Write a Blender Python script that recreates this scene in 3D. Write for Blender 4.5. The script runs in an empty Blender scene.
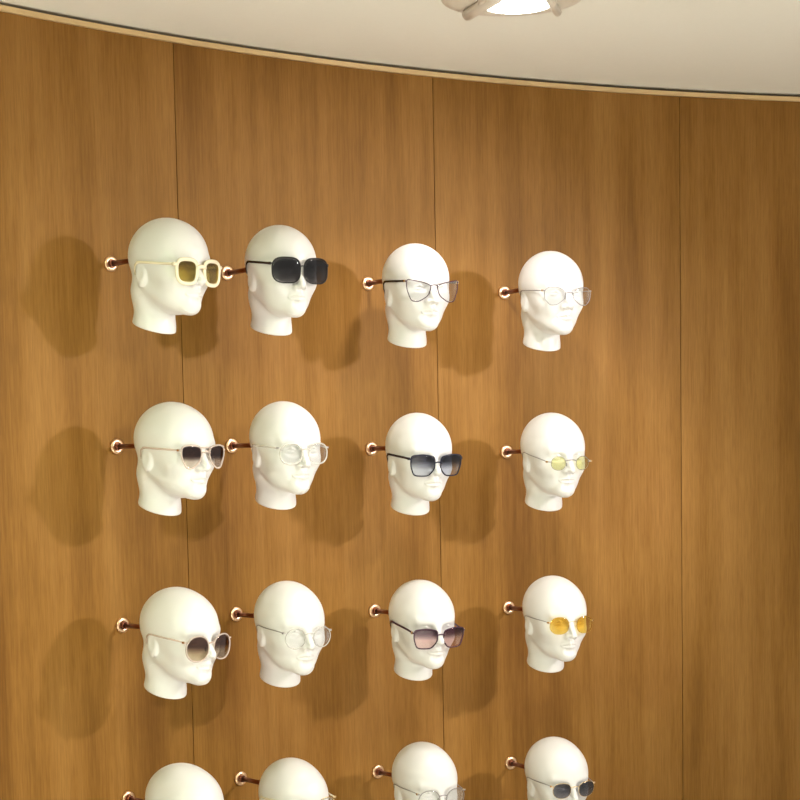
import bpy, bmesh, math, random
import numpy as np
from mathutils import Vector, Matrix, Euler
random.seed(7)
SC = bpy.context.scene
COL = SC.collection
EYE = 1.62                      # camera height above the floor
CEIL = EYE + 0.965
CX, CY, RAD = 2.092, 1.226, 3.939   # plan circle of the curved panelled wall
D2R = math.radians

# ------------------------------------------------------------------ helpers
def link(o, parent=None):
    COL.objects.link(o)
    if parent is not None:
        o.parent = parent
    return o

def tag(o, label=None, cat=None, group=None, kind=None):
    if label: o['label'] = label
    if cat: o['category'] = cat
    if group: o['group'] = group
    if kind: o['kind'] = kind
    return o

def empty(name, loc=(0, 0, 0), rot=(0, 0, 0)):
    o = bpy.data.objects.new(name, None)
    o.empty_display_size = 0.03
    o.location = loc
    o.rotation_euler = rot
    return link(o)

def mesh_obj(name, verts, faces, mat, parent=None, smooth=True, uvs=None):
    me = bpy.data.meshes.new(name)
    me.from_pydata([tuple(v) for v in verts], [], [tuple(f) for f in faces])
    me.update()
    if smooth:
        for p in me.polygons: p.use_smooth = True
    if uvs is not None:
        lay = me.uv_layers.new(name='UVMap')
        for lp in me.loops:
            lay.data[lp.index].uv = uvs[lp.vertex_index]
    if mat: me.materials.append(mat)
    o = bpy.data.objects.new(name, me)
    return link(o, parent)

class MB:
    """collects vertices and faces for one mesh"""
    def __init__(s): s.v = []; s.f = []
    def add(s, vs, fs):
        n = len(s.v); s.v += [tuple(v) for v in vs]; s.f += [tuple(i + n for i in f) for f in fs]
    def tube(s, pts, r, seg=8, closed=False, up=None, rz=None, cap=True):
        """sweep an elliptical section (r sideways, rz along 'up') along pts"""
        pts = [Vector(p) for p in pts]; n = len(pts)
        rr = r if isinstance(r, (list, tuple)) else [r] * n
        rq = rz if isinstance(rz, (list, tuple)) else ([rz] * n if rz else rr)
        up = Vector(up) if up is not None else None
        ring = []; prev = None
        for i, p in enumerate(pts):
            a = pts[(i - 1) % n] if (closed or i > 0) else p
            b = pts[(i + 1) % n] if (closed or i < n - 1) else p
            t = (b - a).normalized()
            if up is not None: u = up - t * up.dot(t)
            elif prev is not None: u = prev - t * prev.dot(t)
            else:
                u = Vector((0, 0, 1)) - t * t.z
                if u.length < 0.1: u = Vector((0, 1, 0)) - t * t.y
            u.normalize(); prev = u; w = t.cross(u)
            ring.append([p + w * (rr[i] * math.cos(2 * math.pi * k / seg)) + u * (rq[i] * math.sin(2 * math.pi * k / seg)) for k in range(seg)])
        vs = [v for q in ring for v in q]; fs = []
        for i in range(n if closed else n - 1):
            j = (i + 1) % n
            for k in range(seg):
                l = (k + 1) % seg
                fs.append((i * seg + k, i * seg + l, j * seg + l, j * seg + k))
        if not closed and cap:
            fs.append(tuple(reversed(range(seg)))); fs.append(tuple((n - 1) * seg + k for k in range(seg)))
        s.add(vs, fs)
    def lathe(s, prof, M=Matrix(), seg=32):
        vs = []; fs = []
        for (r, z) in prof:
            for k in range(seg):
                a = 2 * math.pi * k / seg
                vs.append(M @ Vector((r * math.cos(a), r * math.sin(a), z)))
        for i in range(len(prof) - 1):
            for k in range(seg):
                l = (k + 1) % seg
                fs.append((i * seg + k, i * seg + l, (i + 1) * seg + l, (i + 1) * seg + k))
        if prof[0][0] > 1e-6: fs.append(tuple(reversed(range(seg))))
        if prof[-1][0] > 1e-6: fs.append(tuple((len(prof) - 1) * seg + k for k in range(seg)))
        s.add(vs, fs)
    def box(s, c, h, M=Matrix()):
        vs = [M @ Vector((c[0] + sx * h[0], c[1] + sy * h[1], c[2] + sz * h[2])) for sx in (-1, 1) for sy in (-1, 1) for sz in (-1, 1)]
        s.add(vs, [(0, 1, 3, 2), (4, 6, 7, 5), (0, 4, 5, 1), (2, 3, 7, 6), (0, 2, 6, 4), (1, 5, 7, 3)])
    def build(s, name, mat, parent=None, smooth=True):
        o = mesh_obj(name, s.v, s.f, mat, parent, smooth)
        bm = bmesh.new(); bm.from_mesh(o.data)
        bmesh.ops.remove_doubles(bm, verts=bm.verts, dist=1e-6)
        bmesh.ops.recalc_face_normals(bm, faces=bm.faces)
        bm.to_mesh(o.data); bm.free()
        return o

# ------------------------------------------------------------------ materials
def new_mat(name):
    m = bpy.data.materials.new(name); m.use_nodes = True
    nt = m.node_tree; nt.nodes.clear()
    out = nt.nodes.new('ShaderNodeOutputMaterial')
    return m, nt, out

def N(nt, typ, **kw):
    n = nt.nodes.new(typ)
    for k, v in kw.items():
        if k in n.inputs: n.inputs[k].default_value = v
        else: setattr(n, k, v)
    return n

def plastic(name, col, rough=0.4, metal=0.0, bump=0.0, bscale=60, var=0.0, coat=0.0, spec=0.5):
    m, nt, out = new_mat(name)
    b = N(nt, 'ShaderNodeBsdfPrincipled')
    b.inputs['Base Color'].default_value = (*col, 1); b.inputs['Roughness'].default_value = rough
    b.inputs['Metallic'].default_value = metal; b.inputs['Coat Weight'].default_value = coat
    b.inputs['Specular IOR Level'].default_value = spec
    nt.links.new(b.outputs[0], out.inputs[0])
    tc = N(nt, 'ShaderNodeTexCoord')
    nz = N(nt, 'ShaderNodeTexNoise'); nz.inputs['Scale'].default_value = bscale; nz.inputs['Detail'].default_value = 3
    nt.links.new(tc.outputs['Object'], nz.inputs['Vector'])
    if var:
        mx = N(nt, 'ShaderNodeMix', data_type='RGBA')
        mx.inputs[6].default_value = (*[c * (1 - var) for c in col], 1)
        mx.inputs[7].default_value = (*[min(1, c * (1 + var)) for c in col], 1)
        nt.links.new(nz.outputs['Fac'], mx.inputs[0]); nt.links.new(mx.outputs[2], b.inputs['Base Color'])
    if bump:
        bp = N(nt, 'ShaderNodeBump'); bp.inputs['Strength'].default_value = bump; bp.inputs['Distance'].default_value = 0.002
        nt.links.new(nz.outputs['Fac'], bp.inputs['Height']); nt.links.new(bp.outputs[0], b.inputs['Normal'])
    return m

def lens_mat(name, top, bot, z0=-0.012, z1=0.012, gloss=0.07):
    """thin tinted lens; the dye runs from 'bot' (at z0) to 'top' (at z1) up the lens"""
    m, nt, out = new_mat(name)
    tc = N(nt, 'ShaderNodeTexCoord'); sp = N(nt, 'ShaderNodeSeparateXYZ')
    nt.links.new(tc.outputs['Object'], sp.inputs[0])
    mr = N(nt, 'ShaderNodeMapRange', interpolation_type='SMOOTHSTEP')
    mr.inputs['From Min'].default_value = z0; mr.inputs['From Max'].default_value = z1
    nt.links.new(sp.outputs['Z'], mr.inputs['Value'])
    mx = N(nt, 'ShaderNodeMix', data_type='RGBA')
    # two surfaces are crossed, so each takes the square root of the dye
    mx.inputs[6].default_value = (*[c ** 0.5 for c in bot], 1); mx.inputs[7].default_value = (*[c ** 0.5 for c in top], 1)
    nt.links.new(mr.outputs[0], mx.inputs[0])
    tr = N(nt, 'ShaderNodeBsdfTransparent'); nt.links.new(mx.outputs[2], tr.inputs['Color'])
    gl = N(nt, 'ShaderNodeBsdfGlossy'); gl.inputs['Roughness'].default_value = 0.04
    gl.inputs['Color'].default_value = (1, 1, 1, 1)
    lw = N(nt, 'ShaderNodeFresnel'); lw.inputs['IOR'].default_value = 1.45
    ad = N(nt, 'ShaderNodeMath', operation='MULTIPLY_ADD'); ad.inputs[1].default_value = 0.6; ad.inputs[2].default_value = gloss * 0.3
    nt.links.new(lw.outputs[0], ad.inputs[0])
    ms = N(nt, 'ShaderNodeMixShader')
    nt.links.new(ad.outputs[0], ms.inputs[0]); nt.links.new(tr.outputs[0], ms.inputs[1]); nt.links.new(gl.outputs[0], ms.inputs[2])
    nt.links.new(ms.outputs[0], out.inputs[0])
    return m

def clear_plastic(name, tint=(0.93, 0.92, 0.9), body=0.4):
    m, nt, out = new_mat(name)
    tr = N(nt, 'ShaderNodeBsdfTransparent'); tr.inputs['Color'].default_value = (*tint, 1)
    b = N(nt, 'ShaderNodeBsdfPrincipled'); b.inputs['Base Color'].default_value = (*[min(1, c) for c in tint], 1)
    b.inputs['Roughness'].default_value = 0.12
    ms = N(nt, 'ShaderNodeMixShader'); ms.inputs[0].default_value = body
    nt.links.new(tr.outputs[0], ms.inputs[1]); nt.links.new(b.outputs[0], ms.inputs[2]); nt.links.new(ms.outputs[0], out.inputs[0])
    return m

def veneer():
    m, nt, out = new_mat('honey_wood_veneer')
    b = N(nt, 'ShaderNodeBsdfPrincipled'); b.inputs['Roughness'].default_value = 0.5
    b.inputs['Specular IOR Level'].default_value = 0.12
    nt.links.new(b.outputs[0], out.inputs[0])
    uv = N(nt, 'ShaderNodeUVMap'); uv.uv_map = 'UVMap'
    def noise(sx, sy, detail, rough=0.6):
        mp = N(nt, 'ShaderNodeMapping'); mp.inputs['Scale'].default_value = (sx, sy, 1)
        nt.links.new(uv.outputs[0], mp.inputs['Vector'])
        n = N(nt, 'ShaderNodeTexNoise'); n.inputs['Scale'].default_value = 1; n.inputs['Detail'].default_value = detail
        n.inputs['Roughness'].default_value = rough
        nt.links.new(mp.outputs[0], n.inputs['Vector']); return n
    broad = noise(7.0, 0.55, 3); fine = noise(150, 3.2, 4, 0.7); cloud = noise(2.2, 1.7, 3); fleck = noise(320, 16, 2)
    c1 = N(nt, 'ShaderNodeValToRGB')
    c1.color_ramp.elements[0].position = 0.36; c1.color_ramp.elements[0].color = (0.176, 0.076, 0.0135, 1)
    c1.color_ramp.elements[1].position = 0.66; c1.color_ramp.elements[1].color = (0.366, 0.186, 0.050, 1)
    e = c1.color_ramp.elements.new(0.5); e.color = (0.270, 0.129, 0.027, 1)
    m1 = N(nt, 'ShaderNodeMath', operation='MULTIPLY_ADD'); m1.inputs[1].default_value = 0.62
    nt.links.new(broad.outputs['Fac'], m1.inputs[0])
    m2 = N(nt, 'ShaderNodeMath', operation='MULTIPLY'); m2.inputs[1].default_value = 0.24
    nt.links.new(fine.outputs['Fac'], m2.inputs[0]); nt.links.new(m2.outputs[0], m1.inputs[2])
    m3 = N(nt, 'ShaderNodeMath', operation='MULTIPLY_ADD'); m3.inputs[1].default_value = 0.16
    nt.links.new(cloud.outputs['Fac'], m3.inputs[0]); nt.links.new(m1.outputs[0], m3.inputs[2])
    nt.links.new(m3.outputs[0], c1.inputs[0])
    mx = N(nt, 'ShaderNodeMix', data_type='RGBA', blend_type='MULTIPLY'); mx.inputs[0].default_value = 0.30
    nt.links.new(c1.outputs[0], mx.inputs[6])
    fr = N(nt, 'ShaderNodeValToRGB'); fr.color_ramp.elements[0].position = 0.35; fr.color_ramp.elements[0].color = (0.55, 0.5, 0.42, 1)
    fr.color_ramp.elements[1].position = 0.6; fr.color_ramp.elements[1].color = (1, 1, 1, 1)
    nt.links.new(fleck.outputs['Fac'], fr.inputs[0]); nt.links.new(fr.outputs[0], mx.inputs[7])
    nt.links.new(mx.outputs[2], b.inputs['Base Color'])
    bp = N(nt, 'ShaderNodeBump'); bp.inputs['Strength'].default_value = 0.12; bp.inputs['Distance'].default_value = 0.001
    nt.links.new(fine.outputs['Fac'], bp.inputs['Height']); nt.links.new(bp.outputs[0], b.inputs['Normal'])
    return m

def emit(name, col, s):
    m, nt, out = new_mat(name)
    e = N(nt, 'ShaderNodeEmission'); e.inputs[0].default_value = (*col, 1); e.inputs[1].default_value = s
    nt.links.new(e.outputs[0], out.inputs[0]); return m

M_WOOD = veneer()
M_TRIM = plastic('pale_wood_trim', (0.70, 0.50, 0.25), 0.4, bump=0.1, var=0.1, bscale=20)
M_GAP = plastic('painted_gap_shade', (0.15, 0.10, 0.055), 0.8, var=0.1)  # shade of the recess is put into this dark brown
M_CEIL = plastic('cream_painted_plaster', (0.90, 0.90, 0.82), 0.75, bump=0.05, bscale=90, var=0.015)
M_FLOOR = plastic('beige_floor', (0.80, 0.77, 0.71), 0.4, bump=0.03, bscale=12, var=0.06)
M_HEAD = plastic('white_mannequin_lacquer', (0.78, 0.775, 0.76), 0.36, bump=0.02, bscale=30, var=0.01)
M_COPPER = plastic('rose_copper_metal', (0.92, 0.66, 0.42), 0.34, metal=1.0, var=0.04, bscale=40)
M_RODC = plastic('dark_copper_tube', (0.26, 0.10, 0.065), 0.3, metal=1.0, var=0.05, bscale=40)
M_LAMPW = plastic('cream_lamp_metal', (0.74, 0.69, 0.60), 0.35, var=0.02)
M_GOLD = plastic('pale_gold_metal', (0.86, 0.68, 0.42), 0.25, metal=1.0, var=0.03)
M_SILV = plastic('grey_metal_wire', (0.34, 0.32, 0.33), 0.32, metal=0.8, var=0.04)
M_BLACK = plastic('black_acetate', (0.012, 0.010, 0.013), 0.22, var=0.1)
M_PURP = plastic('dark_plum_acetate', (0.055, 0.018, 0.040), 0.22, var=0.2, bscale=120)
M_NAVY = plastic('blue_black_acetate', (0.016, 0.018, 0.038), 0.2, var=0.15)
M_IVORY = plastic('ivory_acetate', (0.86, 0.78, 0.58), 0.25, var=0.03)
M_BLUSH = clear_plastic('blush_clear_acetate', (0.86, 0.74, 0.66), 0.55)
M_CLEAR = clear_plastic('clear_acetate', (0.90, 0.88, 0.84), 0.42)
M_PAD = clear_plastic('silicone_pad', (0.9, 0.9, 0.88), 0.3)
L_CLEAR = lens_mat('clear_lens', (0.93, 0.94, 0.94), (0.93, 0.94, 0.94))
L_BLACK = lens_mat('smoke_lens', (0.030, 0.030, 0.036), (0.16, 0.15, 0.155), -0.03, 0.015)
L_YEL = lens_mat('olive_yellow_lens', (0.30, 0.20, 0.04), (0.62, 0.50, 0.14), -0.006, 0.022)
L_BRN = lens_mat('brown_fading_lens', (0.075, 0.035, 0.030), (0.80, 0.74, 0.66), -0.012, 0.004)
L_BRN2 = lens_mat('tan_fading_lens', (0.16, 0.085, 0.065), (0.72, 0.62, 0.46), -0.014, 0.008)
L_NAVY = lens_mat('blue_grey_fading_lens', (0.045, 0.05, 0.075), (0.76, 0.80, 0.88), -0.014, 0.014)
L_PINK = lens_mat('plum_to_pink_lens', (0.08, 0.03, 0.05), (0.92, 0.72, 0.70), -0.006, 0.016)
L_GRN = lens_mat('pale_green_lens', (0.80, 0.80, 0.48), (0.80, 0.80, 0.48))
L_AMB = lens_mat('amber_yellow_lens', (0.82, 0.56, 0.09), (0.90, 0.68, 0.16))
L_GREY = lens_mat('slate_grey_lens', (0.10, 0.105, 0.13), (0.24, 0.24, 0.28), -0.02, 0.012)

# ------------------------------------------------------------------ the room
def arc_pt(deg, r): return (CX + r * math.sin(D2R(deg)), CY + r * math.cos(D2R(deg)))
A0, A1 = -62.0, -2.0
SEAMS = [-51.75, -41.0, -30.25, -19.5, -8.75]
TOP_WALL = CEIL - 0.0200        # panel tops stop under the trim
# panelled wall, seams cut in as narrow grooves
gw = math.degrees(0.0011 / RAD); gd = 0.005
angs = []
a = A0
while a <= A1 + 1e-6:
    if all(abs(a - s) > 0.05 for s in SEAMS): angs.append((a, 0))
    a += 0.5
for s in SEAMS: angs += [(s - gw, 0), (s - gw * 0.98, gd), (s + gw * 0.98, gd), (s + gw, 0)]
angs.sort()
vs = []; fs = []; uvs = []
zs = [0.0, 0.8, 1.6, 2.2, TOP_WALL]
for (a, d) in angs:
    pan = sum(1 for s in SEAMS if a > s)
    for z in zs:
        x, y = arc_pt(a, RAD + d); vs.append((x, y, z)); uvs.append((D2R(a) * RAD + pan * 3.7, z + pan * 5.3))
nz = len(zs)
for i in range(len(angs) - 1):
    for j in range(nz - 1):
        fs.append((i * nz + j, (i + 1) * nz + j, (i + 1) * nz + j + 1, i * nz + j + 1))
nv = len(vs)                    # back skin gives the panels their thickness
for (a, d) in angs:
    for z in (zs[0], zs[-1]):
        x, y = arc_pt(a, RAD + 0.03); vs.append((x, y, z)); uvs.append((D2R(a) * RAD, z))
for i in range(len(angs) - 1):
    b0, b1 = nv + 2 * i, nv + 2 * i + 2
    fs.append((b0, b0 + 1, b1 + 1, b1)); fs.append((i * nz + nz - 1, (i + 1) * nz + nz - 1, b1 + 1, b0 + 1))
wall = mesh_obj('wall_back', vs, fs, M_WOOD, smooth=False, uvs=uvs); tag(wall, kind='structure')

def arc_strip(name, mat, r0, r1, z0, z1):
    m = MB(); n = 121; vs = []; fs = []
    for i in range(n):
        a = A0 + (A1 - A0) * i / (n - 1)
        for (r, z) in ((r0, z0), (r1, z0), (r1, z1), (r0, z1)):
            x, y = arc_pt(a, r); vs.append((x, y, z))
    for i in range(n - 1):
        for k in range(4):
            l = (k + 1) % 4; fs.append((i * 4 + k, i * 4 + l, i * 4 + 4 + l, i * 4 + 4 + k))
    fs += [(0, 1, 2, 3), ((n - 1) * 4 + 3, (n - 1) * 4 + 2, (n - 1) * 4 + 1, (n - 1) * 4)]
    m.add(vs, fs); o = m.build(name, mat, smooth=False); return tag(o, kind='structure')
arc_strip('trim_1', M_TRIM, RAD - 0.009, RAD + 0.03, CEIL - 0.0195, CEIL - 0.0085)
arc_strip('trim_2', M_GAP, RAD + 0.020, RAD + 0.04, CEIL - 0.0085, CEIL)

def slab(name, mat, z0, z1):
    m = MB(); n = 81
    ring = [arc_pt(A0 + (A1 - A0) * i / (n - 1), RAD + 0.05) for i in range(n)] + [(3.2, 5.2 - 0.0), (3.2, -1.6), (-3.0, -1.6), (-3.0, 3.05)]
    ring = [p for p in ring if p[0] <= 3.2]
    k = len(ring)
    m.add([(x, y, z0) for x, y in ring] + [(x, y, z1) for x, y in ring],
          [tuple(range(k)), tuple(reversed(range(k, 2 * k)))] + [(i, (i + 1) % k, (i + 1) % k + k, i + k) for i in range(k)])
    o = m.build(name, mat, smooth=False); return tag(o, kind='structure')
slab('ceiling', M_CEIL, CEIL, CEIL + 0.05)
slab('floor', M_FLOOR, -0.05, 0.0)

# ------------------------------------------------------------------ mannequin head (one continuous sculpted surface)
def smin(a, b, k):
    h = np.clip(0.5 + 0.5 * (b - a) / k, 0, 1); return b * (1 - h) + a * h - k * h * (1 - h)
def smax(a, b, k): return -smin(-a, -b, k)
def ell(p, c, r):
    q = (p - np.array(c)) / np.array(r); k0 = np.sqrt((q ** 2).sum(-1)); k1 = np.sqrt(((q / np.array(r)) ** 2).sum(-1)) + 1e-9
    return k0 * (k0 - 1) / k1
def cap(p, a, b, ra, rb):
    a = np.array(a); b = np.array(b); ba = b - a
    h = np.clip(((p - a) @ ba) / (ba @ ba), 0, 1)
    return np.sqrt(((p - a - h[..., None] * ba) ** 2).sum(-1)) - (ra + (rb - ra) * h)
NECK_Y, BASE_Z, BASE_T = 0.055, -0.1385, 0.30
def head_sdf(P):
    p = P.copy(); p[..., 0] = np.abs(p[..., 0])
    d = ell(p, (0, 0.014, 0.030), (0.0805, 0.103, 0.088))                  # cranium
    d = smin(d, ell(p, (0, -0.030, 0.020), (0.068, 0.060, 0.072)), 0.025)  # forehead and temples
    f = ell(p, (0, -0.024, -0.038), (0.0625, 0.067, 0.070))                # mid face
    f = smin(f, cap(p, (0.050, 0.014, -0.046), (0.013, -0.066, -0.087), 0.013, 0.013), 0.026)   # jaw line
    f = smin(f, ell(p, (0, -0.074, -0.088), (0.019, 0.019, 0.0185)), 0.018)    # chin
    f = smin(f, ell(p, (0.041, -0.052, -0.024), (0.022, 0.026, 0.019)), 0.026) # cheekbone
    d = smin(d, f, 0.022)
    d = smin(d, cap(p, (0, -0.084, -0.052), (0, -0.082, -0.066), 0.013, 0.013), 0.016)    # muzzle
    # brow ridge, then the eye hollows
    d = smin(d, cap(p, (0.012, -0.081, 0.017), (0.046, -0.071, 0.021), 0.0065, 0.0055), 0.018)
    d = smax(d, -ell(p, (0.031, -0.103, 0.000), (0.022, 0.0235, 0.0128)), 0.008)
    e = ell(p, (0.0315, -0.0725, -0.001), (0.0165, 0.0130, 0.0085))            # closed eyeball swell
    d = smin(d, e, 0.003)
    d = smin(d, cap(p, (0.018, -0.0825, 0.0035), (0.0315, -0.0860, 0.0075), 0.0020, 0.0025), 0.003)  # upper lid
    d = smin(d, cap(p, (0.0315, -0.0860, 0.0075), (0.046, -0.0770, 0.0035), 0.0025, 0.0018), 0.003)
    # nose
    n = cap(p, (0, -0.084, 0.014), (0, -0.108, -0.026), 0.0070, 0.0085)
    n = smin(n, ell(p, (0, -0.108, -0.031), (0.0095, 0.0105, 0.0085)), 0.006)
    n = smin(n, ell(p, (0.0110, -0.096, -0.0345), (0.0068, 0.0095, 0.0066)), 0.006)
    d = smin(d, n, 0.010)
    d = smax(d, -ell(p, (0.0062, -0.101, -0.0415), (0.0036, 0.0050, 0.0030)), 0.003)    # nostrils
    # lips
    d = smax(d, -cap(p, (0, -0.100, -0.0440), (0, -0.0985, -0.0520), 0.0024, 0.0030), 0.004)    # philtrum
    d = smin(d, cap(p, (0.0035, -0.0955, -0.0550), (0.0215, -0.0840, -0.0600), 0.0058, 0.0024), 0.0035)
    d = smin(d, cap(p, (0.0, -0.0930, -0.0665), (0.0160, -0.0850, -0.0640), 0.0072, 0.0030), 0.0040)
    d = smax(d, -cap(p, (0, -0.1020, -0.0604), (0.022, -0.0890, -0.0612), 0.0036, 0.0022), 0.0022)   # parting line
    d = smax(d, -cap(p, (0, -0.0985, -0.0768), (0.011, -0.0955, -0.0758), 0.0066, 0.0054), 0.010)    # crease over the chin
    # ear
    er = ell(p, (0.0702, 0.022, -0.017), (0.0085, 0.018, 0.029))
    er = smax(er, -ell(p, (0.0818, 0.019, -0.013), (0.0050, 0.009, 0.015)), 0.006)
    d = smin(d, er, 0.006)
    # neck
    nk = cap(p, (0, NECK_Y - 0.004, -0.060), (0, NECK_Y, -0.135), 0.047, 0.0475)
    nk = smin(nk, cap(p, (0, NECK_Y, -0.14), (0, NECK_Y, -0.22), 0.0475, 0.060), 0.02)
    nk = smin(nk, ell(p, (0, 0.052, -0.048), (0.058, 0.050, 0.055)), 0.03)     # nape
    d = smin(d, nk, 0.020)
    base = (BASE_Z + BASE_T * (p[..., 1] - NECK_Y)) - p[..., 2]
    return smax(d, base / math.sqrt(1 + BASE_T ** 2), 0.005)

def march(O, Dn, dist=0.26, step=0.0025):
    n = int(dist / step); t = np.zeros(O.shape[:-1]); done = np.zeros(O.shape[:-1], bool); hit = np.full(O.shape[:-1], dist)
    for i in range(1, n + 1):
        v = head_sdf(O + Dn * (i * step)) > 0
        new = v & ~done; hit[new] = i * step; done |= v
        if done.all(): break
    lo = hit - step; hi = hit.copy()
    for _ in range(11):
        mid = 0.5 * (lo + hi); v = head_sdf(O + Dn * mid[..., None]) > 0
        hi = np.where(v, mid, hi); lo = np.where(v, lo, mid)
    return O + Dn * (0.5 * (lo + hi))[..., None]

def build_head():
    NL = 240
    # longitudes, packed twice as tight over the face (a = 0 looks along -Y)
    g = np.linspace(-math.pi, math.pi, 4001); w = 1 + 1.9 * np.exp(-(g / 0.75) ** 2); cdf = np.concatenate([[0], np.cumsum((w[1:] + w[:-1]) / 2)]); cdf /= cdf[-1]
    lon = np.interp(np.arange(NL) / NL, cdf, g)
    rows = []
    for e in np.linspace(84, 22, 36): rows.append((0.010, 0.000, e))
    for e in np.linspace(20.8, -47, 128): rows.append((0.010, 0.000, e))
    m = 34
    for i in range(1, m + 1):
        s = i / m; rows.append((0.010 + (NECK_Y - 0.010) * s, -0.112 * s, -47 * (1 - s)))
    for z in np.linspace(-0.113, -0.116, 2): rows.append((NECK_Y, z, 0.0))
    for e in np.linspace(-2, -80, 60): rows.append((NECK_Y, -0.116, e))
    R = np.array(rows)
    el = np.radians(R[:, 2])[:, None]; lo = lon[None, :]
    Dn = np.stack([np.sin(lo) * np.cos(el), -np.cos(lo) * np.cos(el), np.sin(el) + 0 * lo], -1)
    O = np.zeros_like(Dn); O[..., 1] = R[:, 0][:, None]; O[..., 2] = R[:, 1][:, None]
    P = march(O, Dn)
    top = march(np.array([[0, 0.010, 0.0]]), np.array([[0, 0, 1.0]]))[0]
    bot = march(np.array([[0, NECK_Y, -0.116]]), np.array([[0, 0, -1.0]]))[0]
    nr = len(rows); V = P.reshape(-1, 3).tolist() + [top.tolist(), bot.tolist()]
    F = []
    for i in range(nr - 1):
        for k in range(NL):
            l = (k + 1) % NL; F.append((i * NL + k, (i + 1) * NL + k, (i + 1) * NL + l, i * NL + l))
    T = nr * NL
    for k in range(NL):
        l = (k + 1) % NL; F.append((T, k, l)); F.append((T + 1, (nr - 1) * NL + l, (nr - 1) * NL + k))
    me = bpy.data.meshes.new('mannequin_head'); me.from_pydata(V, [], F); me.update()
    bm = bmesh.new(); bm.from_mesh(me); bmesh.ops.recalc_face_normals(bm, faces=bm.faces); bm.to_mesh(me); bm.free()
    for p in me.polygons: p.use_smooth = True
    me.materials.append(M_HEAD)
    return me
HEAD_ME = build_head()
HS = 0.91                       # scale of the whole head
def side_x(y, z):               # half width of the head at (y, z)
    return float(march(np.array([[0.0, y, z]]), np.array([[1.0, 0, 0]]))[0][0])
def front_y(x, z):              # how far forward the face comes at (x, z)
    return float(march(np.array([[x, -0.02, z]]), np.array([[0, -1.0, 0]]))[0][1])

# ------------------------------------------------------------------ the columns and rows of heads on copper pegs
PLATES = {}
for c, (deg, zz) in {1: (-43.75, (0.437, 0.031, -0.373, -0.772)), 2: (-39.1, (0.433, 0.029, -0.371, -0.768)),
                     3: (-33.2, (0.425, 0.017, -0.390, -0.800)), 4: (-27.3, (0.414, 0.003, -0.406, -0.820))}.items():
    for r in range(4): PLATES[(r + 1, c)] = (deg, EYE + zz[r])
REACH = {1: 0.222, 2: 0.222, 3: 0.217, 4: 0.231}
TURN = {1: 5.0, 2: -8.0, 3: -8.0, 4: -5.0}      # heads sit a little turned on their pegs
DROP = {1: (9, 3, 2, -2), 2: (5, 1, 5, 11), 3: (10, 7, 5, 0), 4: (7, 2, 2, 1)}    # and hang a few millimetres lower or higher

def make_peg(reach):
    root = empty('wall_peg')
    pl = MB()
    pl.lathe([(0.0, 0.0), (0.0172, 0.0), (0.0172, 0.004), (0.0162, 0.0056), (0.0124, 0.0068), (0.0098, 0.0066), (0.0070, 0.0048), (0.0, 0.0048)], seg=36)
    pl.build('wall_plate', M_COPPER, root)
    t = MB(); t.lathe([(0.0, 0.0042), (0.0056, 0.0042), (0.0056, reach), (0.0, reach)], seg=24)
    o = t.build('rod', M_RODC, root)
    k = MB(); k.lathe([(0.0058, 0.0), (0.0078, 0.0), (0.0082, 0.002), (0.0082, 0.006), (0.0078, 0.008), (0.0058, 0.008), (0.0058, 0.0)], Matrix.Translation((0, 0, 0.0062)), seg=24)
    k.build('collar', M_RODC, root)
    return root

# ------------------------------------------------------------------ eyewear
def outline(sp, n=72):
    """outline of the right-hand lens seen from in front, x outward, about its centre"""
    w, h, e = sp['w'] / 2, sp['h'] / 2, sp.get('e', 2.6); pts = []
    if 'poly' in sp:            # rounded polygon given as fractions of w, h
        q = sp['poly']; m = len(q); dense = []
        for i in range(m):
            a, b = q[i], q[(i + 1) % m]
            for k in range(16): dense.append((a[0] + (b[0] - a[0]) * k / 16, a[1] + (b[1] - a[1]) * k / 16))
        for _ in range(sp.get('round', 30)):
            dense = [((dense[i - 1][0] + 2 * dense[i][0] + dense[(i + 1) % len(dense)][0]) / 4, (dense[i - 1][1] + 2 * dense[i][1] + dense[(i + 1) % len(dense)][1]) / 4) for i in range(len(dense))]
        return [(x * w, z * h) for x, z in dense]
    for k in range(n):
        a = 2 * math.pi * k / n; c, s = math.cos(a), math.sin(a)
        x = w * math.copysign(abs(c) ** (2 / e), c); z = h * math.copysign(abs(s) ** (2 / e), s)
        x *= 1 + sp.get('taper', 0) * z / h
        z += sp.get('cat', 0) * max(0, x / w) ** 2 * (1 if z > 0 else 0.2)
        pts.append((x, z))
    return pts

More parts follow.
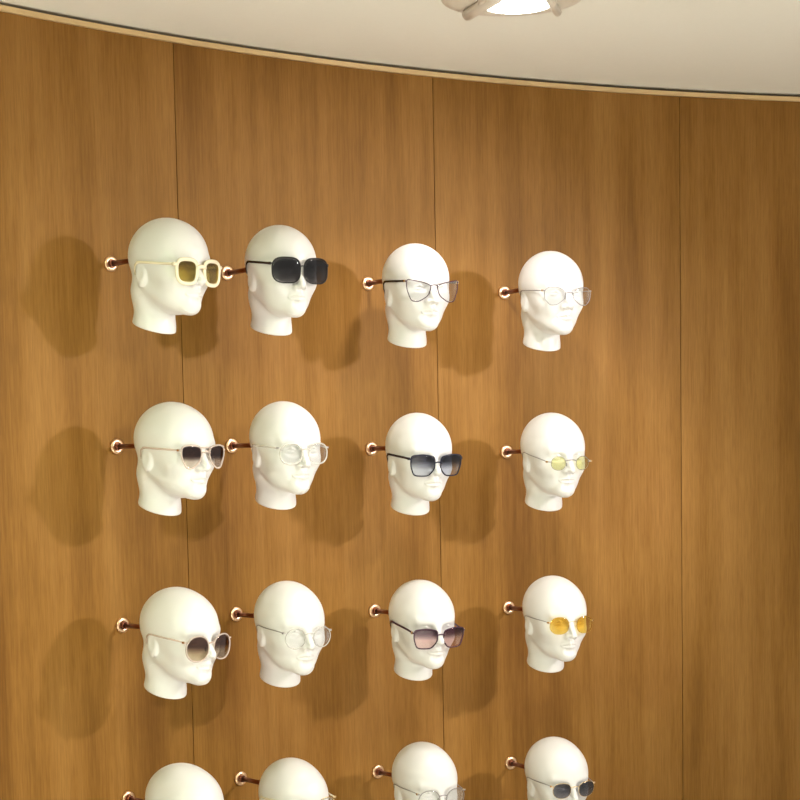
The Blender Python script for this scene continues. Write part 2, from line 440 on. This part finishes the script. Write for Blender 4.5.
def make_glasses(sp):
    sp = dict(sp); sp['w'] *= 1.18; sp['h'] *= 1.2; sp['sep'] = sp.get('sep', 0.036) * 1.11
    root = empty('eyeglasses' if sp.get('clear') else 'sunglasses')
    inner = {}
    fm, lm, tm = sp['frame'], sp['lens'], sp['temple']
    sep = sp.get('sep', 0.036); zc = sp.get('z', -0.003); rim = sp.get('rim', 0.0022); dep = sp.get('dep', rim)
    out = outline(sp)
    xr = max(p[0] for p in out); xl = min(p[0] for p in out)
    yb = -0.103 + sp.get('fwd', 0.0)
    wrap = 2.2
    def Y(x): return yb + wrap * x * x
    # pitch about the ear rests lets the front sit low on the nose
    pit = sp.get('pitch', 0.0); piv = Vector((0, 0.012, 0.004)); PM = Matrix.Translation(piv) @ Matrix.Rotation(D2R(pit), 4, 'X') @ Matrix.Translation(-piv)
    def place(o, at=None):
        return o
    def tf(v): return PM @ Vector(v)
    # front frame: both rims, the bridge and the end pieces
    fr = MB(); up = PM.to_3x3() @ Vector((0, 1, 0))
    for s in (-1, 1):
        if rim > 0:
            fr.tube([tf((s * (sep + x), Y(sep + x), zc + z)) for x, z in out], rim, 8, True, up, dep)
    ztop = sp.get('bz', 0.35) * sp['h'] / 2
    xi = max(0.004, sep + xl * sp.get('bi', 0.93))
    br = [(xi * q, Y(xi * q) - 0.002 * (1 - q * q), zc + ztop + 0.0035 * (1 - q * q)) for q in (-1, -0.6, -0.2, 0.2, 0.6, 1)]
    if rim == 0: fr = MB()
    fr.tube([tf(v) for v in br], sp.get('br', max(rim, 0.0013)), 8, False, up, sp.get('br', max(rim, 0.0013)))
    if sp.get('bar'):           # second bridge along the brow
        br = [(xi * 1.15 * q, Y(xi * q) - 0.001, zc + sp['h'] * 0.40) for q in (-1, -0.5, 0, 0.5, 1)]
        fr.tube([tf(v) for v in br], 0.0011, 8)
    hz = zc + sp.get('hz', 0.55) * sp['h'] / 2
    xo = sep + xr + rim
    zt = hz
    # temple path clears the skull
    hinge = Vector((max(xo + 0.001, 0.066), Y(xo) + 0.006, hz))
    for s in (-1, 1):
        ep = MB() if rim == 0 else fr
        ep.tube([tf((s * (xo - 0.003), Y(xo), hz)), tf((s * (xo + 0.0015), Y(xo) + 0.001, hz)), tf((s * hinge.x, hinge.y, hz))], max(rim, 0.0016), 8)
        if rim == 0: ep.build('end_piece', fm, root)
    fo = fr.build('bridge' if rim == 0 else 'frame_front', fm, root)
    # lenses, each on its own origin so a fading dye follows the lens
    for s in (-1, 1):
        ctr = tf((s * sep, Y(sep), zc)); t = sp.get('lt', 0.0009)
        Rm = PM.to_3x3().inverted()
        vs = []; fs = []; n = len(out); k = 6
        for side in (-1, 1):
            vs.append(Vector((0, side * t, 0)))
            for j in range(1, k + 1):
                q = j / k
                for x, z in out:
                    ax = sep + x * q
                    vs.append(Vector((s * x * q, Y(ax) - Y(sep) + side * t, z * q)))
        blk = 1 + n * k
        for b_ in (0, 1):
            o_ = b_ * blk
            for i in range(n):
                l = (i + 1) % n
                fs.append((o_, o_ + 1 + i, o_ + 1 + l) if b_ == 0 else (o_, o_ + 1 + l, o_ + 1 + i))
                for j in range(k - 1):
                    a_, b2, c_, d_ = o_ + 1 + j * n + i, o_ + 1 + j * n + l, o_ + 1 + (j + 1) * n + l, o_ + 1 + (j + 1) * n + i
                    fs.append((a_, d_, c_, b2) if b_ == 0 else (a_, b2, c_, d_))
        e_ = 1 + (k - 1) * n
        for i in range(n):
            l = (i + 1) % n; fs.append((e_ + i, blk + e_ + i, blk + e_ + l, e_ + l))
        mm = MB(); mm.add(vs, fs); lo = mm.build('lens', lm, root)
        lo.location = ctr; lo.rotation_euler = (D2R(pit), 0, 0)
        if sp.get('lens_label'): lo['label'] = sp['lens_label']
    # temples
    tr = sp.get('tr', 0.0014); th = sp.get('th', tr)
    ez = sp.get('ez', 0.010)
    for s in (-1, 1):
        h3 = tf((hinge.x, hinge.y, hz)); pts = []
        pe = Vector((0, 0.016, ez))
        for q in np.linspace(0, 1, 9):
            y = h3.y + (pe.y - h3.y) * q; z = h3.z + (pe.z - h3.z) * (q if not sp.get('arch') else q ** 0.8)
            z += sp.get('arch', 0) * math.sin(math.pi * q) 
            need = side_x(y, z) + tr + 0.0012 if y > -0.075 else 0
            x = max(need, h3.x + (0.0 - 0.0) * q if q < 0.15 else need, 0.0)
            pts.append(Vector((max(x, h3.x * (1 - q) + 0.070 * q), y, z)))
        for i, (y, z) in enumerate(((0.026, ez - 0.001), (0.036, ez - 0.007), (0.043, ez - 0.017), (0.047, ez - 0.027))):
            pts.append(Vector((side_x(y, z) + tr + 0.0012, y, z)))
        # keep the line smooth
        for _ in range(2):
            for i in range(1, len(pts) - 1): pts[i].x = max(pts[i].x, (pts[i - 1].x + pts[i + 1].x) / 2)
        tb = MB(); m_ = len(pts)
        tb.tube([(s * p.x, p.y, p.z) for p in pts], [tr] * m_, 8, False, (0, 0.25, 1), [th * (1.0 if i < m_ - 4 else 1.25) for i in range(m_)])
        to = tb.build('temple', tm, root)
        hb = MB(); hb.box((s * (h3.x + 0.0004), h3.y, h3.z), (0.0022, 0.0032, max(0.0024, th * 1.15)))
        ho = hb.build('hinge', sp.get('hinge', M_GOLD), to, smooth=False)
        if sp.get('pads'):
            px, pz = 0.0095, zc - 0.004
            py = front_y(px, pz) - 0.0022
            pd = MB(); c = tf((s * px, py, pz))
            ML = Matrix.Translation(c) @ Matrix.Rotation(s * D2R(35), 4, 'Z') @ Matrix.Diagonal((0.0022, 0.0016, 0.0055, 1))
            pd.lathe([(0, -1)] + [(math.sin(math.pi * i / 8), -math.cos(math.pi * i / 8)) for i in range(1, 8)] + [(0, 1)], ML, 12)
            pd.build('nose_pad', M_PAD, fo)
    return root

SQUARE = [(-0.92, 0.80), (0.0, 1.0), (1.0, 0.86), (1.0, 0.0), (0.72, -1.0), (-0.45, -1.0), (-0.95, -0.3)]
AVI = [(-0.8, 0.85), (0.2, 1.0), (1.0, 0.85), (1.02, 0.0), (0.55, -0.95), (0.0, -1.0), (-0.7, -0.45), (-0.95, 0.2)]
CAT = [(-0.98, 0.5), (-0.2, 0.80), (0.55, 0.93), (1.10, 1.05), (1.08, 0.15), (0.72, -0.95), (0.1, -1.0), (-0.7, -0.45)]
HEXA = [(-0.95, 0.45), (-0.3, 0.95), (0.6, 1.0), (1.02, 0.6), (0.98, -0.3), (0.5, -1.0), (-0.1, -0.95), (-0.78, -0.35)]
GL = {
 (1, 1): dict(w=.046, h=.046, e=3.0, taper=.06, frame=M_IVORY, temple=M_IVORY, lens=L_YEL, rim=.0048, dep=.0032, sep=.0350, z=-.010, fwd=-.003, th=.003, tr=.0018, hinge=M_IVORY,
    label='chunky ivory sunglasses with olive lenses on the top head at the far left', ),
 (1, 2): dict(w=.060, h=.051, e=3.0, taper=.03, frame=M_BLACK, temple=M_BLACK, lens=L_BLACK, rim=.0014, dep=.0016, sep=.0365, z=.004, fwd=-.005, th=.0030, hz=.5, ez=.026, hinge=M_BLACK, bz=.25,
    label='oversized black sunglasses with solid dark smoke lenses and straight black temples'),
 (1, 3): dict(w=.054, h=.046, poly=CAT, round=26, frame=M_PURP, temple=M_BLACK, lens=L_CLEAR, rim=.0013, dep=.0015, sep=.0345, z=-.007, th=.0028, ez=.018, hz=.88, bz=.45, clear=1, pads=1, fwd=-.001,
    label='thin plum cat-eye eyeglasses with clear lenses and black temples'),
 (1, 4): dict(w=.052, h=.040, poly=HEXA, round=14, frame=M_SILV, temple=M_SILV, lens=L_CLEAR, rim=.0009, dep=.001, sep=.0345, z=-.006, th=.0011, tr=.001, hz=.62, bz=.30, clear=1, pads=1,
    label='thin grey wire eyeglasses with angular clear lenses, on the top right head'),
 (2, 1): dict(w=.048, h=.046, poly=AVI, round=30, frame=M_BLUSH, temple=M_BLUSH, lens=L_BRN, rim=.0022, dep=.002, sep=.0345, z=-.006, th=.0022, hinge=M_GOLD, fwd=-.001, bar=1,
    label='blush clear sunglasses, lenses dark brown above and colourless below, with brow bar'),
 (2, 2): dict(w=.047, h=.042, e=2.3, frame=M_CLEAR, temple=M_CLEAR, lens=L_CLEAR, rim=.0022, dep=.002, sep=.0335, z=-.006, th=.0022, clear=1, hinge=M_SILV,
    label='colourless transparent eyeglasses with round-square clear lenses, second row, on the greenish head'),
 (2, 3): dict(w=.056, h=.047, poly=SQUARE, round=22, frame=M_NAVY, temple=M_NAVY, lens=L_NAVY, rim=.0019, dep=.0019, sep=.0355, z=.002, pitch=7, fwd=-.006, th=.0030, tr=.0016, hinge=M_NAVY, bz=.2,
    label='dark square sunglasses with blue-grey fading lenses and sloping temples'),
 (2, 4): dict(w=.035, h=.031, e=2.1, frame=M_SILV, temple=M_SILV, lens=L_GRN, rim=.0007, dep=.0008, sep=.0325, z=-.007, th=.0011, tr=.001, pads=1, pitch=3, fwd=-.002, hz=.2,
    label='fine wire sunglasses with small oval pale green lenses'),
 (3, 1): dict(w=.052, h=.050, e=2.2, frame=M_BLUSH, temple=M_BLUSH, lens=L_BRN2, rim=.0020, dep=.002, sep=.035, z=-.010, th=.002, hinge=M_GOLD, fwd=-.003, pads=1, pitch=2,
    label='large round blush sunglasses with tan fading lenses, third row, far left head'),
 (3, 2): dict(w=.044, h=.042, e=2.0, frame=M_CLEAR, temple=M_SILV, lens=L_CLEAR, rim=.0014, dep=.0014, sep=.0335, z=-.006, th=.0011, tr=.001, clear=1, pads=1, pitch=2, hinge=M_SILV,
    label='small round clear-rimmed eyeglasses with fine grey wire temples'),
 (3, 3): dict(w=.055, h=.045, poly=SQUARE, round=22, frame=M_PURP, temple=M_PURP, lens=L_PINK, rim=.0018, dep=.0018, sep=.0355, z=-.004, pitch=8, fwd=-.007, th=.0030, tr=.0016, hinge=M_GOLD, bz=.3,
    label='dark plum square sunglasses with plum-to-pink fading lenses'),
 (3, 4): dict(w=.046, h=.040, e=2.3, frame=M_GOLD, temple=M_SILV, lens=L_AMB, rim=0.0, br=.0009, sep=.0345, z=-.001, th=.0010, tr=.0009, pads=1, hz=.35, pitch=1, fwd=-.001,
    label='rimless sunglasses with bright amber yellow lenses'),
 (4, 2): dict(w=.046, h=.042, e=2.2, frame=M_GOLD, temple=M_IVORY, lens=L_CLEAR, rim=.0011, dep=.0011, sep=.034, z=.014, ez=.026, th=.0026, clear=1, pads=1, pitch=0, hz=.8,
    label='eyeglasses with pale ivory temple at the bottom edge, second head from left'),
 (4, 3): dict(w=.048, h=.044, e=2.2, frame=M_SILV, temple=M_SILV, lens=L_CLEAR, rim=.0010, dep=.001, sep=.0345, z=.003, th=.0011, tr=.001, clear=1, pads=1, pitch=6, fwd=-.004, hz=.6,
    label='thin metal eyeglasses with large clear lenses at the bottom edge'),
 (4, 4): dict(w=.043, h=.036, e=2.3, taper=.05, frame=M_GOLD, temple=M_SILV, lens=L_GREY, rim=.0009, dep=.001, sep=.034, z=.006, th=.0012, tr=.001, pads=1, pitch=5, fwd=-.003,
    label='wire-rimmed sunglasses with slate grey lenses at the bottom right'),
}
WORN = {(1, 1): 'chunky ivory sunglasses', (1, 2): 'oversized black sunglasses', (1, 3): 'thin plum cat-eye eyeglasses', (1, 4): 'angular grey wire eyeglasses',
 (2, 1): 'blush sunglasses with half-dark lenses', (2, 2): 'colourless transparent eyeglasses', (2, 3): 'dark square sunglasses with blue-grey lenses', (2, 4): 'small pale green lenses',
 (3, 1): 'large round blush sunglasses', (3, 2): 'small round clear eyeglasses', (3, 3): 'plum square sunglasses with pink lenses', (3, 4): 'rimless amber yellow sunglasses',
 (4, 2): 'ivory-templed eyeglasses', (4, 3): 'thin metal clear eyeglasses', (4, 4): 'slate grey sunglasses'}
HPITCH = {}
peg_protos = {}
for (r, c), (deg, z) in sorted(PLATES.items()):
    phi = -deg                                   # wall normal, turned from -Y towards +X
    x, y = arc_pt(deg, RAD); n = Vector((math.sin(D2R(phi)), -math.cos(D2R(phi)), 0))
    L = REACH[c]
    pit = HPITCH.get((r, c), 4.0)
    # head
    hc = Vector((x, y, z)) + n * L + Vector((0, 0, -0.008 - DROP[c][r - 1] * 0.0024))
    yaw = phi + TURN[c]
    h = bpy.data.objects.new('mannequin_head', HEAD_ME); link(h)
    h.location = hc; h.rotation_euler = (D2R(pit), 0, D2R(yaw)); h.scale = (HS,) * 3
    worn = WORN.get((r, c))
    tag(h, ('glossy white bald mannequin head wearing ' + worn) if worn else 'white bald mannequin head at bottom left, only its crown in view', 'mannequin head', 'white mannequin heads in rows on the wall')
    # peg
    bk = L - 0.108 * HS + 0.0
    key = c
    if key not in peg_protos:
        pr = make_peg(bk); peg_protos[key] = pr
    else:
        src = peg_protos[key]; pr = src.copy(); link(pr)
        for ch in list(src.children):
            cc = ch.copy(); link(cc, pr)
    pr.location = (x, y, z)
    pr.rotation_euler = n.to_track_quat('Z', 'Y').to_euler()
    tag(pr, ('copper wall peg behind the head wearing ' + worn) if worn else 'copper wall peg behind the bottom left head cut by the frame', 'wall peg', 'copper wall pegs holding the heads')
    if (r, c) in GL:
        g = make_glasses(GL[(r, c)])
        g.location = hc; g.rotation_euler = (D2R(pit), 0, D2R(yaw)); g.scale = (HS,) * 3
        tag(g, GL[(r, c)]['label'], 'eyeglasses' if GL[(r, c)].get('clear') else 'sunglasses', 'eyewear shown on the mannequin heads')

# ------------------------------------------------------------------ round downlight on the ceiling
lx, ly = 0.264, 3.925
dl = empty('ceiling_downlight', (lx, ly, CEIL))
tag(dl, 'round cream downlight with glowing lamp on the ceiling, cut by the top edge', 'ceiling light')
m = MB(); m.lathe([(0.0, 0.0), (0.150, 0.0), (0.152, -0.002), (0.149, -0.005), (0.128, -0.008), (0.120, -0.005), (0.0, -0.004)], seg=64)
m.build('trim_ring', M_LAMPW, dl)
m = MB(); m.lathe([(0.0, 0.0), (0.084, 0.0), (0.084, -0.012), (0.079, -0.016), (0.074, -0.014), (0.072, -0.008), (0.0, -0.008)], Matrix.Translation((0.010, -0.004, -0.004)), seg=48)
m.build('lamp_housing', M_LAMPW, dl)
m = MB(); m.lathe([(0.0, -0.0085), (0.0715, -0.0085), (0.0715, -0.0150), (0.050, -0.0185), (0.0, -0.0200)], Matrix.Translation((0.010, -0.004, -0.004)), seg=48)
m.build('lamp_lens', emit('lamp_glow', (1, 0.97, 0.9), 14), dl)['label'] = 'glowing white lamp lens'
for p, q in (((-0.034, -0.075, -0.016), (-0.094, 0.085, -0.016)), ((0.066, -0.070, -0.013), (0.104, 0.090, -0.013))):
    m = MB(); p = Vector(p); q = Vector(q); L_ = (q - p).length; r_ = 0.013 if p.x < 0 else 0.009
    Mt = Matrix.Translation(p) @ (q - p).to_track_quat('Z', 'Y').to_matrix().to_4x4()
    m.lathe([(0.0, 0), (r_ - 0.003, 0), (r_, 0.003), (r_, L_ - 0.004), (r_ - 0.004, L_), (r_ - 0.005, L_ - 0.003), (0, L_ - 0.003)], Mt, seg=24)
    m.build('side_tube', M_LAMPW, dl)

# ------------------------------------------------------------------ lights
def spot(name, loc, target, power, size_deg, blend, col, rad):
    d = bpy.data.lights.new(name, 'SPOT'); d.energy = power; d.spot_size = D2R(size_deg); d.spot_blend = blend; d.color = col; d.shadow_soft_size = rad
    o = bpy.data.objects.new(name, d); link(o); o.location = loc
    o.rotation_euler = (Vector(target) - Vector(loc)).to_track_quat('-Z', 'Y').to_euler(); return o
def area(name, loc, target, power, sx, sy, col):
    d = bpy.data.lights.new(name, 'AREA'); d.shape = 'RECTANGLE'; d.size = sx; d.size_y = sy; d.energy = power; d.color = col
    o = bpy.data.objects.new(name, d); link(o); o.location = loc
    o.rotation_euler = (Vector(target) - Vector(loc)).to_track_quat('-Z', 'Y').to_euler(); return o
spot('spotlight', (2.9, 2.9, 2.53), (-0.08, 4.45, 1.50), 310, 40, 0.7, (1.0, 0.92, 0.88), 0.13)
spot('spotlight', (1.15, 3.2, 2.53), (0.38, 4.5, 1.45), 22, 44, 0.6, (1.0, 0.95, 0.95), 0.05)
spot('spotlight', (1.2, 1.4, 2.53), (-0.62, 3.9, 1.42), 75, 24, 0.7, (0.96, 1.0, 0.86), 0.06)
spot('spotlight', (-1.7, 1.2, 2.53), (-0.45, 4.1, 1.3), 95, 42, 0.7, (0.66, 1.0, 0.48), 0.14)
spot('spotlight', (lx + 0.01, ly, CEIL - 0.03), (0.20, 4.48, 1.25), 34, 86, 0.5, (1.0, 0.93, 0.92), 0.045)
spot('downlight', (0.4, 1.3, 2.54), (0.4, 1.3, 0), 1050, 84, 0.5, (1.0, 0.97, 0.90), 0.1)  # unseen lamp, added so its bounce off the floor brightens the ceiling
area('added_ceiling_fill', (0.2, 0.6, 2.56), (0.2, 0.9, 0), 25, 2.6, 1.6, (1.0, 0.93, 0.82))  # unseen fill added for general light, not a fitted panel

w = bpy.data.worlds.new('shop_ambience'); SC.world = w; w.use_nodes = True
bg = w.node_tree.nodes['Background']; bg.inputs[0].default_value = (1.0, 0.955, 0.87, 1); bg.inputs[1].default_value = 0.5

# ------------------------------------------------------------------ camera
cd = bpy.data.cameras.new('camera'); cam = bpy.data.objects.new('camera', cd); link(cam)
cd.sensor_fit = 'HORIZONTAL'; cd.sensor_width = 36; cd.lens = 1800 / 800 * 36
cd.shift_y = (612.48 - 400) / 800
cam.matrix_world = Matrix.Translation((0, 0, EYE)) @ Matrix.Rotation(D2R(90 - 5), 4, 'X') @ Matrix.Rotation(-0.019, 4, 'Z')
cd.clip_start = 0.05; SC.camera = cam
SC.view_settings.view_transform = 'Standard'; SC.view_settings.look = 'None'; SC.view_settings.gamma = 1
SC.view_settings.use_curve_mapping = False; SC.view_settings.exposure = 0.1
